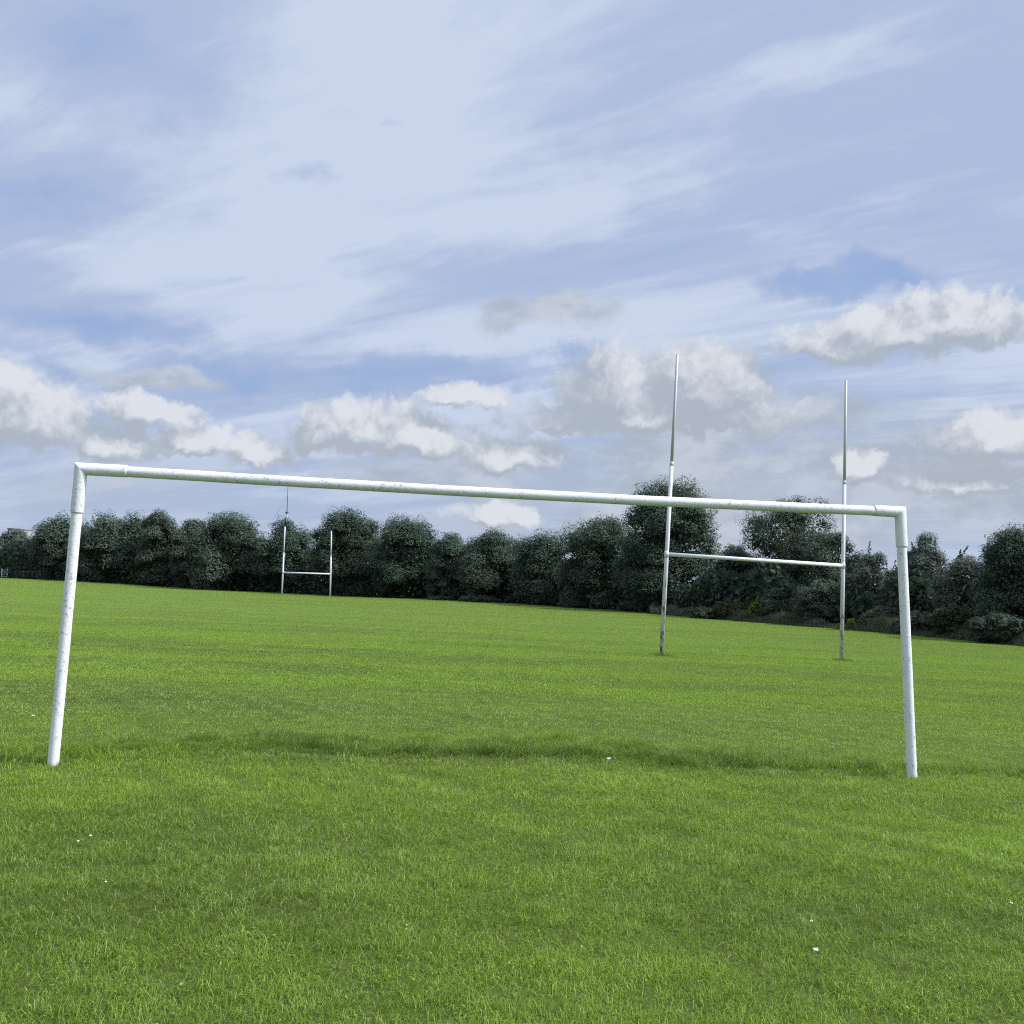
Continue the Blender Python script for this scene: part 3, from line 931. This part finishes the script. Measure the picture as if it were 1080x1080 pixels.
def scrap(px, py, s, label):
    Y = ground_y(px, py); c = gpt(px, py, Y)
    rs = np.random.default_rng(int(px))
    n = 5
    gx, gy = np.meshgrid(np.linspace(-1, 1, n), np.linspace(-0.7, 0.7, n))
    zz = 0.035 + 0.30 * s * (0.5 * gx ** 2 + 0.35 * gy * gx + rs.normal(0, .10, gx.shape)) + 0.45 * s * gy
    top = np.stack([gx * s + rs.normal(0, .06 * s, gx.shape), gy * s + rs.normal(0, .06 * s, gx.shape), zz], -1).reshape(-1, 3)
    bot = top - np.array([0, 0, 0.0008])
    V = np.concatenate([top, bot]); i = np.arange(n - 1)[:, None] * n + np.arange(n - 1)[None]
    Q = np.stack([i, i + 1, i + n + 1, i + n], -1).reshape(-1, 4)
    o = np_mesh('paper_scrap', V, [Q, Q[:, ::-1] + n * n], M_PAPER, smooth=True)
    o.location = [float(v) for v in c]
    tag(o, label, 'litter')


scrap(860.5, 1010, 0.010, 'small white scrap of paper lying in the grass at lower right')
scrap(642, 804, 0.015, 'white scrap of litter in the long grass of the goal mouth')
scrap(35, 758, 0.014, 'white speck of litter on the mown grass behind the left goal post')

# ------------------------------------------------------------------ sky
SUN_EL = R(46); SUN_AZ = R(97)      # clockwise from the viewing direction (+Y)
SUN = np.array([math.sin(SUN_AZ) * math.cos(SUN_EL), math.cos(SUN_AZ) * math.cos(SUN_EL), math.sin(SUN_EL)])
sd = bpy.data.lights.new('sun', 'SUN'); so = bpy.data.objects.new('sun', sd); COL.objects.link(so)
sd.energy = 4.2; sd.angle = R(0.6); sd.color = (1.0, 0.955, 0.88)
so.rotation_euler = Vector(-SUN).to_track_quat('-Z', 'Y').to_euler(); so.location = (30, -10, 60)

world = bpy.data.worlds.new('World'); scene.world = world; world.use_nodes = True
wt = world.node_tree; wt.nodes.clear(); w = N(wt, '2D')
BG = 0.1
wout = w.new('ShaderNodeOutputWorld'); bg = w.new('ShaderNodeBackground'); bg.inputs['Strength'].default_value = BG
w.l.new(bg.outputs[0], wout.inputs[0])
sky = w.new('ShaderNodeTexSky', sky_type='NISHITA'); sky.sun_disc = False; sky.sun_elevation = SUN_EL; sky.sun_rotation = SUN_AZ
sky.air_density = 1.0; sky.dust_density = 1.2; sky.ozone_density = 1.5

tcn = w.new('ShaderNodeTexCoord'); dr = w.v('NORMALIZE', tcn.outputs['Generated'])
sp = w.new('ShaderNodeSeparateXYZ'); w.l.new(dr, sp.inputs[0])
dx, dy, dz = sp.outputs
DEG = 180 / math.pi
az = w.m('MULTIPLY', w.m('ARCTAN2', dx, dy), DEG); el = w.m('MULTIPLY', w.m('ARCSINE', dz), DEG)
cb = w.new('ShaderNodeCombineXYZ'); w.l.new(az, cb.inputs[0]); w.l.new(el, cb.inputs[1]); pdeg = cb.outputs[0]


def azel(px, py):
    d_ = ray(px, py); return math.degrees(math.atan2(d_[0], d_[1])), math.degrees(math.asin(d_[2]))


PXD = 19.3   # photo pixels per degree
CUM = [  # px, py, rx, ry, weight
    (955, 360, 150, 36, 1.0), (1000, 344, 90, 40, 1.0), (885, 368, 66, 28, 1.0),
    (655, 420, 80, 62, 1.0), (740, 415, 82, 62, 1.0), (690, 445, 175, 36, 1.0),
    (488, 422, 58, 26, .95),
    (385, 458, 84, 44, 1.0), (430, 470, 74, 32, 1.0), (345, 462, 50, 34, .95),
    (35, 452, 70, 46, 1.0), (-10, 440, 46, 62, 1.0),
    (160, 438, 60, 26, .95), (120, 472, 40, 30, 1.0), (205, 468, 58, 22, .95), (280, 484, 42, 26, .95),
    (1050, 470, 90, 40, .9), (900, 493, 32, 24, .9), (535, 484, 80, 34, .9), (520, 548, 60, 26, .85), (1020, 506, 110, 30, .8),
]
BANK = [(580, 328, 100, 32, .75), (150, 400, 85, 13, .9), (950, 450, 130, 24, 1.0), (820, 470, 260, 60, 1.0), (640, 505, 230, 50, 1.0), (1000, 490, 190, 70, 1.0),
    (430, 508, 220, 46, .45), (760, 560, 300, 50, .9), (120, 510, 240, 36, .35)]
BRI = [(900, 60, 260, 60, .6), (560, 205, 200, 80, 1.0), (730, 205, 180, 60, .7), (300, 290, 200, 30, .6), (820, 240, 220, 50, .7)]


def blobs(p, lst, flat=True):
    F = None
    for (bx, by, rx, ry, wt_) in lst:
        a, e = azel(bx, by)
        ix, iy = PXD / rx, PXD / ry
        v = w.v('MULTIPLY_ADD', p, (ix, iy, 0), (-a * ix, -e * iy, 0))
        if flat: v = w.v('MAXIMUM', v, w.v('MULTIPLY', v, (-1, -1.9, 1)))
        f = w.m('MULTIPLY_ADD', w.v('LENGTH', v), -wt_ if False else -1.0, wt_)
        F = f if F is None else w.m('SMOOTH_MAX', F, f, 0.25)
    return F


def cumulus(p):
    wn = w.noise(p, 0.34, 7, 0.60, color=True)
    q = w.v('MULTIPLY_ADD', w.v('SUBTRACT', wn, (0.5, 0.5, 0.5)), (3.0, 2.7, 0), p)
    bil = w.m('ABSOLUTE', w.m('SUBTRACT', w.noise(q, 0.75, 3, 0.5), 0.5))
    return w.m('MULTIPLY_ADD', bil, 0.75, w.m('ADD', blobs(q, CUM), -0.03))


F0 = cumulus(pdeg)
F1 = cumulus(w.v('ADD', pdeg, (0.8, 1.3, 0)))
cov = w.mr(F0, -0.05, 0.34)
lit = w.m('MULTIPLY_ADD', w.m('SUBTRACT', F0, F1), 0.85, 0.12, clamp=True)
thick = w.mr(F0, 0.15, 0.8)

# high thin sheet: streaks seen in perspective on a layer overhead
zz = w.m('ADD', w.m('MAXIMUM', dz, 0.0), 0.10)
cq = w.new('ShaderNodeCombineXYZ'); w.l.new(w.m('DIVIDE', dx, zz), cq.inputs[0]); w.l.new(w.m('DIVIDE', dy, zz), cq.inputs[1])
mr_ = w.new('ShaderNodeMapping'); mr_.inputs['Rotation'].default_value = (0, 0, R(33)); w.l.new(cq.outputs[0], mr_.inputs[0])
mp = w.new('ShaderNodeMapping'); mp.inputs['Scale'].default_value = (0.42, 1.35, 1); mp.inputs['Location'].default_value = (0.35, 0.2, 0)
w.l.new(mr_.outputs[0], mp.inputs[0])
s1 = w.noise(mp.outputs[0], 1.25, 9, 0.60, 0.35)
s2 = w.noise(cq.outputs[0], 0.75, 4, 0.5, 0.3)
GAP = [(180, 60, 420, 150, .7), (60, 200, 200, 80, .5), (330, 190, 120, 60, .5), (450, 395, 190, 46, 1.0), (880, 296, 130, 22, 1.0), (120, 350, 170, 34, .8), (600, 372, 80, 26, .8), (420, 125, 80, 22, .55), (250, 395, 220, 40, .7), (60, 400, 90, 30, .6), (930, 305, 40, 14, .6), (330, 500, 240, 26, .5)]
wn2 = w.noise(pdeg, 0.16, 6, 0.6, color=True)
qg = w.v('MULTIPLY_ADD', w.v('SUBTRACT', wn2, (0.5, 0.5, 0.5)), (9.0, 4.0, 0), pdeg)
qb = w.v('MULTIPLY_ADD', w.v('SUBTRACT', wn2, (0.5, 0.5, 0.5)), (6.0, 4.0, 0), pdeg)
gap = w.mr(blobs(qg, GAP, flat=False), 0.0, 0.75)
sheet = w.m('ADD', w.m('MULTIPLY', s1, 0.75), w.m('MULTIPLY', s2, 0.45))
sheet = w.m('SUBTRACT', w.m('ADD', sheet, w.mr(el, 8.0, 24.0, 0.0, 0.16)), w.m('MULTIPLY', gap, 0.30))
sheet = w.m('ADD', sheet, w.m('MULTIPLY', w.m('SUBTRACT', w.noise(cq.outputs[0], 5.5, 5, 0.65), 0.5), 0.16))
sheet_c = w.mr(sheet, 0.16, 0.66)
bri = w.m('MULTIPLY', w.mr(blobs(qg, BRI, flat=False), 0.0, 0.8), 0.16)
sheet_c = w.m('MAXIMUM', sheet_c, w.m('MULTIPLY', bri, 5.0))
bright = w.mr(w.m('ADD', w.m('SUBTRACT', w.m('ADD', s1, bri), w.m('MULTIPLY', gap, 0.24)), w.m('MULTIPLY_ADD', w.m('SUBTRACT', w.noise(mp.outputs[0], 5.0, 6, 0.65, 0.4), 0.5), 0.34, w.m('MULTIPLY', w.mr(s2, .35, .65), 0.15))), 0.44, 0.72)


def sc(c): return tuple(v / BG for v in c)


blue = w.mix(w.mr(el, 2.0, 18.0), sc((0.37, 0.47, 0.68)), sc((0.285, 0.425, 0.735)))
skyc = w.mix(0.88, sky.outputs[0], blue)
col = w.mix(sheet_c, skyc, w.mix(bright, sc((0.425, 0.515, 0.725)), sc((0.590, 0.668, 0.830))))
haze = w.m('MULTIPLY', w.mr(el, 0.0, 11.0, 1.0, 0.0), w.mr(w.noise(w.v('MULTIPLY', pdeg, (0.6, 2.2, 0)), 0.12, 6, 0.6), 0.30, 0.66, 0.35, 0.95))
col = w.mix(haze, col, sc((0.43, 0.51, 0.665)))
ccol = w.mix(w.mr(w.m('ADD', lit, w.m('MULTIPLY', w.noise(pdeg, 0.8, 5, 0.6), 0.40)), 0.26, 0.95), sc((0.415, 0.47, 0.55)), sc((0.73, 0.765, 0.825)))
bank = w.m('MULTIPLY', w.mr(blobs(qb, BANK, flat=False), -0.10, 0.45), w.mr(w.noise(w.v('MULTIPLY', pdeg, (0.7, 1.3, 0)), 0.22, 7, 0.62), 0.30, 0.52, 0.35, 0.95))
bcol = w.mix(w.mr(w.noise(w.v('MULTIPLY', pdeg, (0.8, 1.6, 0)), 0.30, 6, 0.62), 0.36, 0.66), sc((0.415, 0.475, 0.570)), sc((0.545, 0.600, 0.695)))
col = w.mix(bank, col, bcol)
col = w.mix(w.m('MULTIPLY', cov, 0.95), col, ccol)
# sky brightness boosted round the sun, out of the picture, to raise ambient light
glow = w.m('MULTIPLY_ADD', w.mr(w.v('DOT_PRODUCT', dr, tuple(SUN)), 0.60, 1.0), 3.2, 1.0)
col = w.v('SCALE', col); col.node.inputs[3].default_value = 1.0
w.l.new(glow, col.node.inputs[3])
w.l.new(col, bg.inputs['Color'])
world.cycles.sampling_method = 'NONE'

# ------------------------------------------------------------------ render settings
scene.render.engine = 'CYCLES'
scene.view_settings.view_transform = 'Standard'; scene.view_settings.look = 'None'
scene.view_settings.exposure = 0.0; scene.view_settings.gamma = 1.0
scene.cycles.use_denoising = False; scene.cycles.filter_width = 1.1
scene.cycles.max_bounces = 4; scene.cycles.diffuse_bounces = 2; scene.cycles.glossy_bounces = 2; scene.cycles.transmission_bounces = 2; scene.cycles.volume_bounces = 0; scene.cycles.use_adaptive_sampling = False
scene.render.resolution_x = 1024; scene.render.resolution_y = 1024
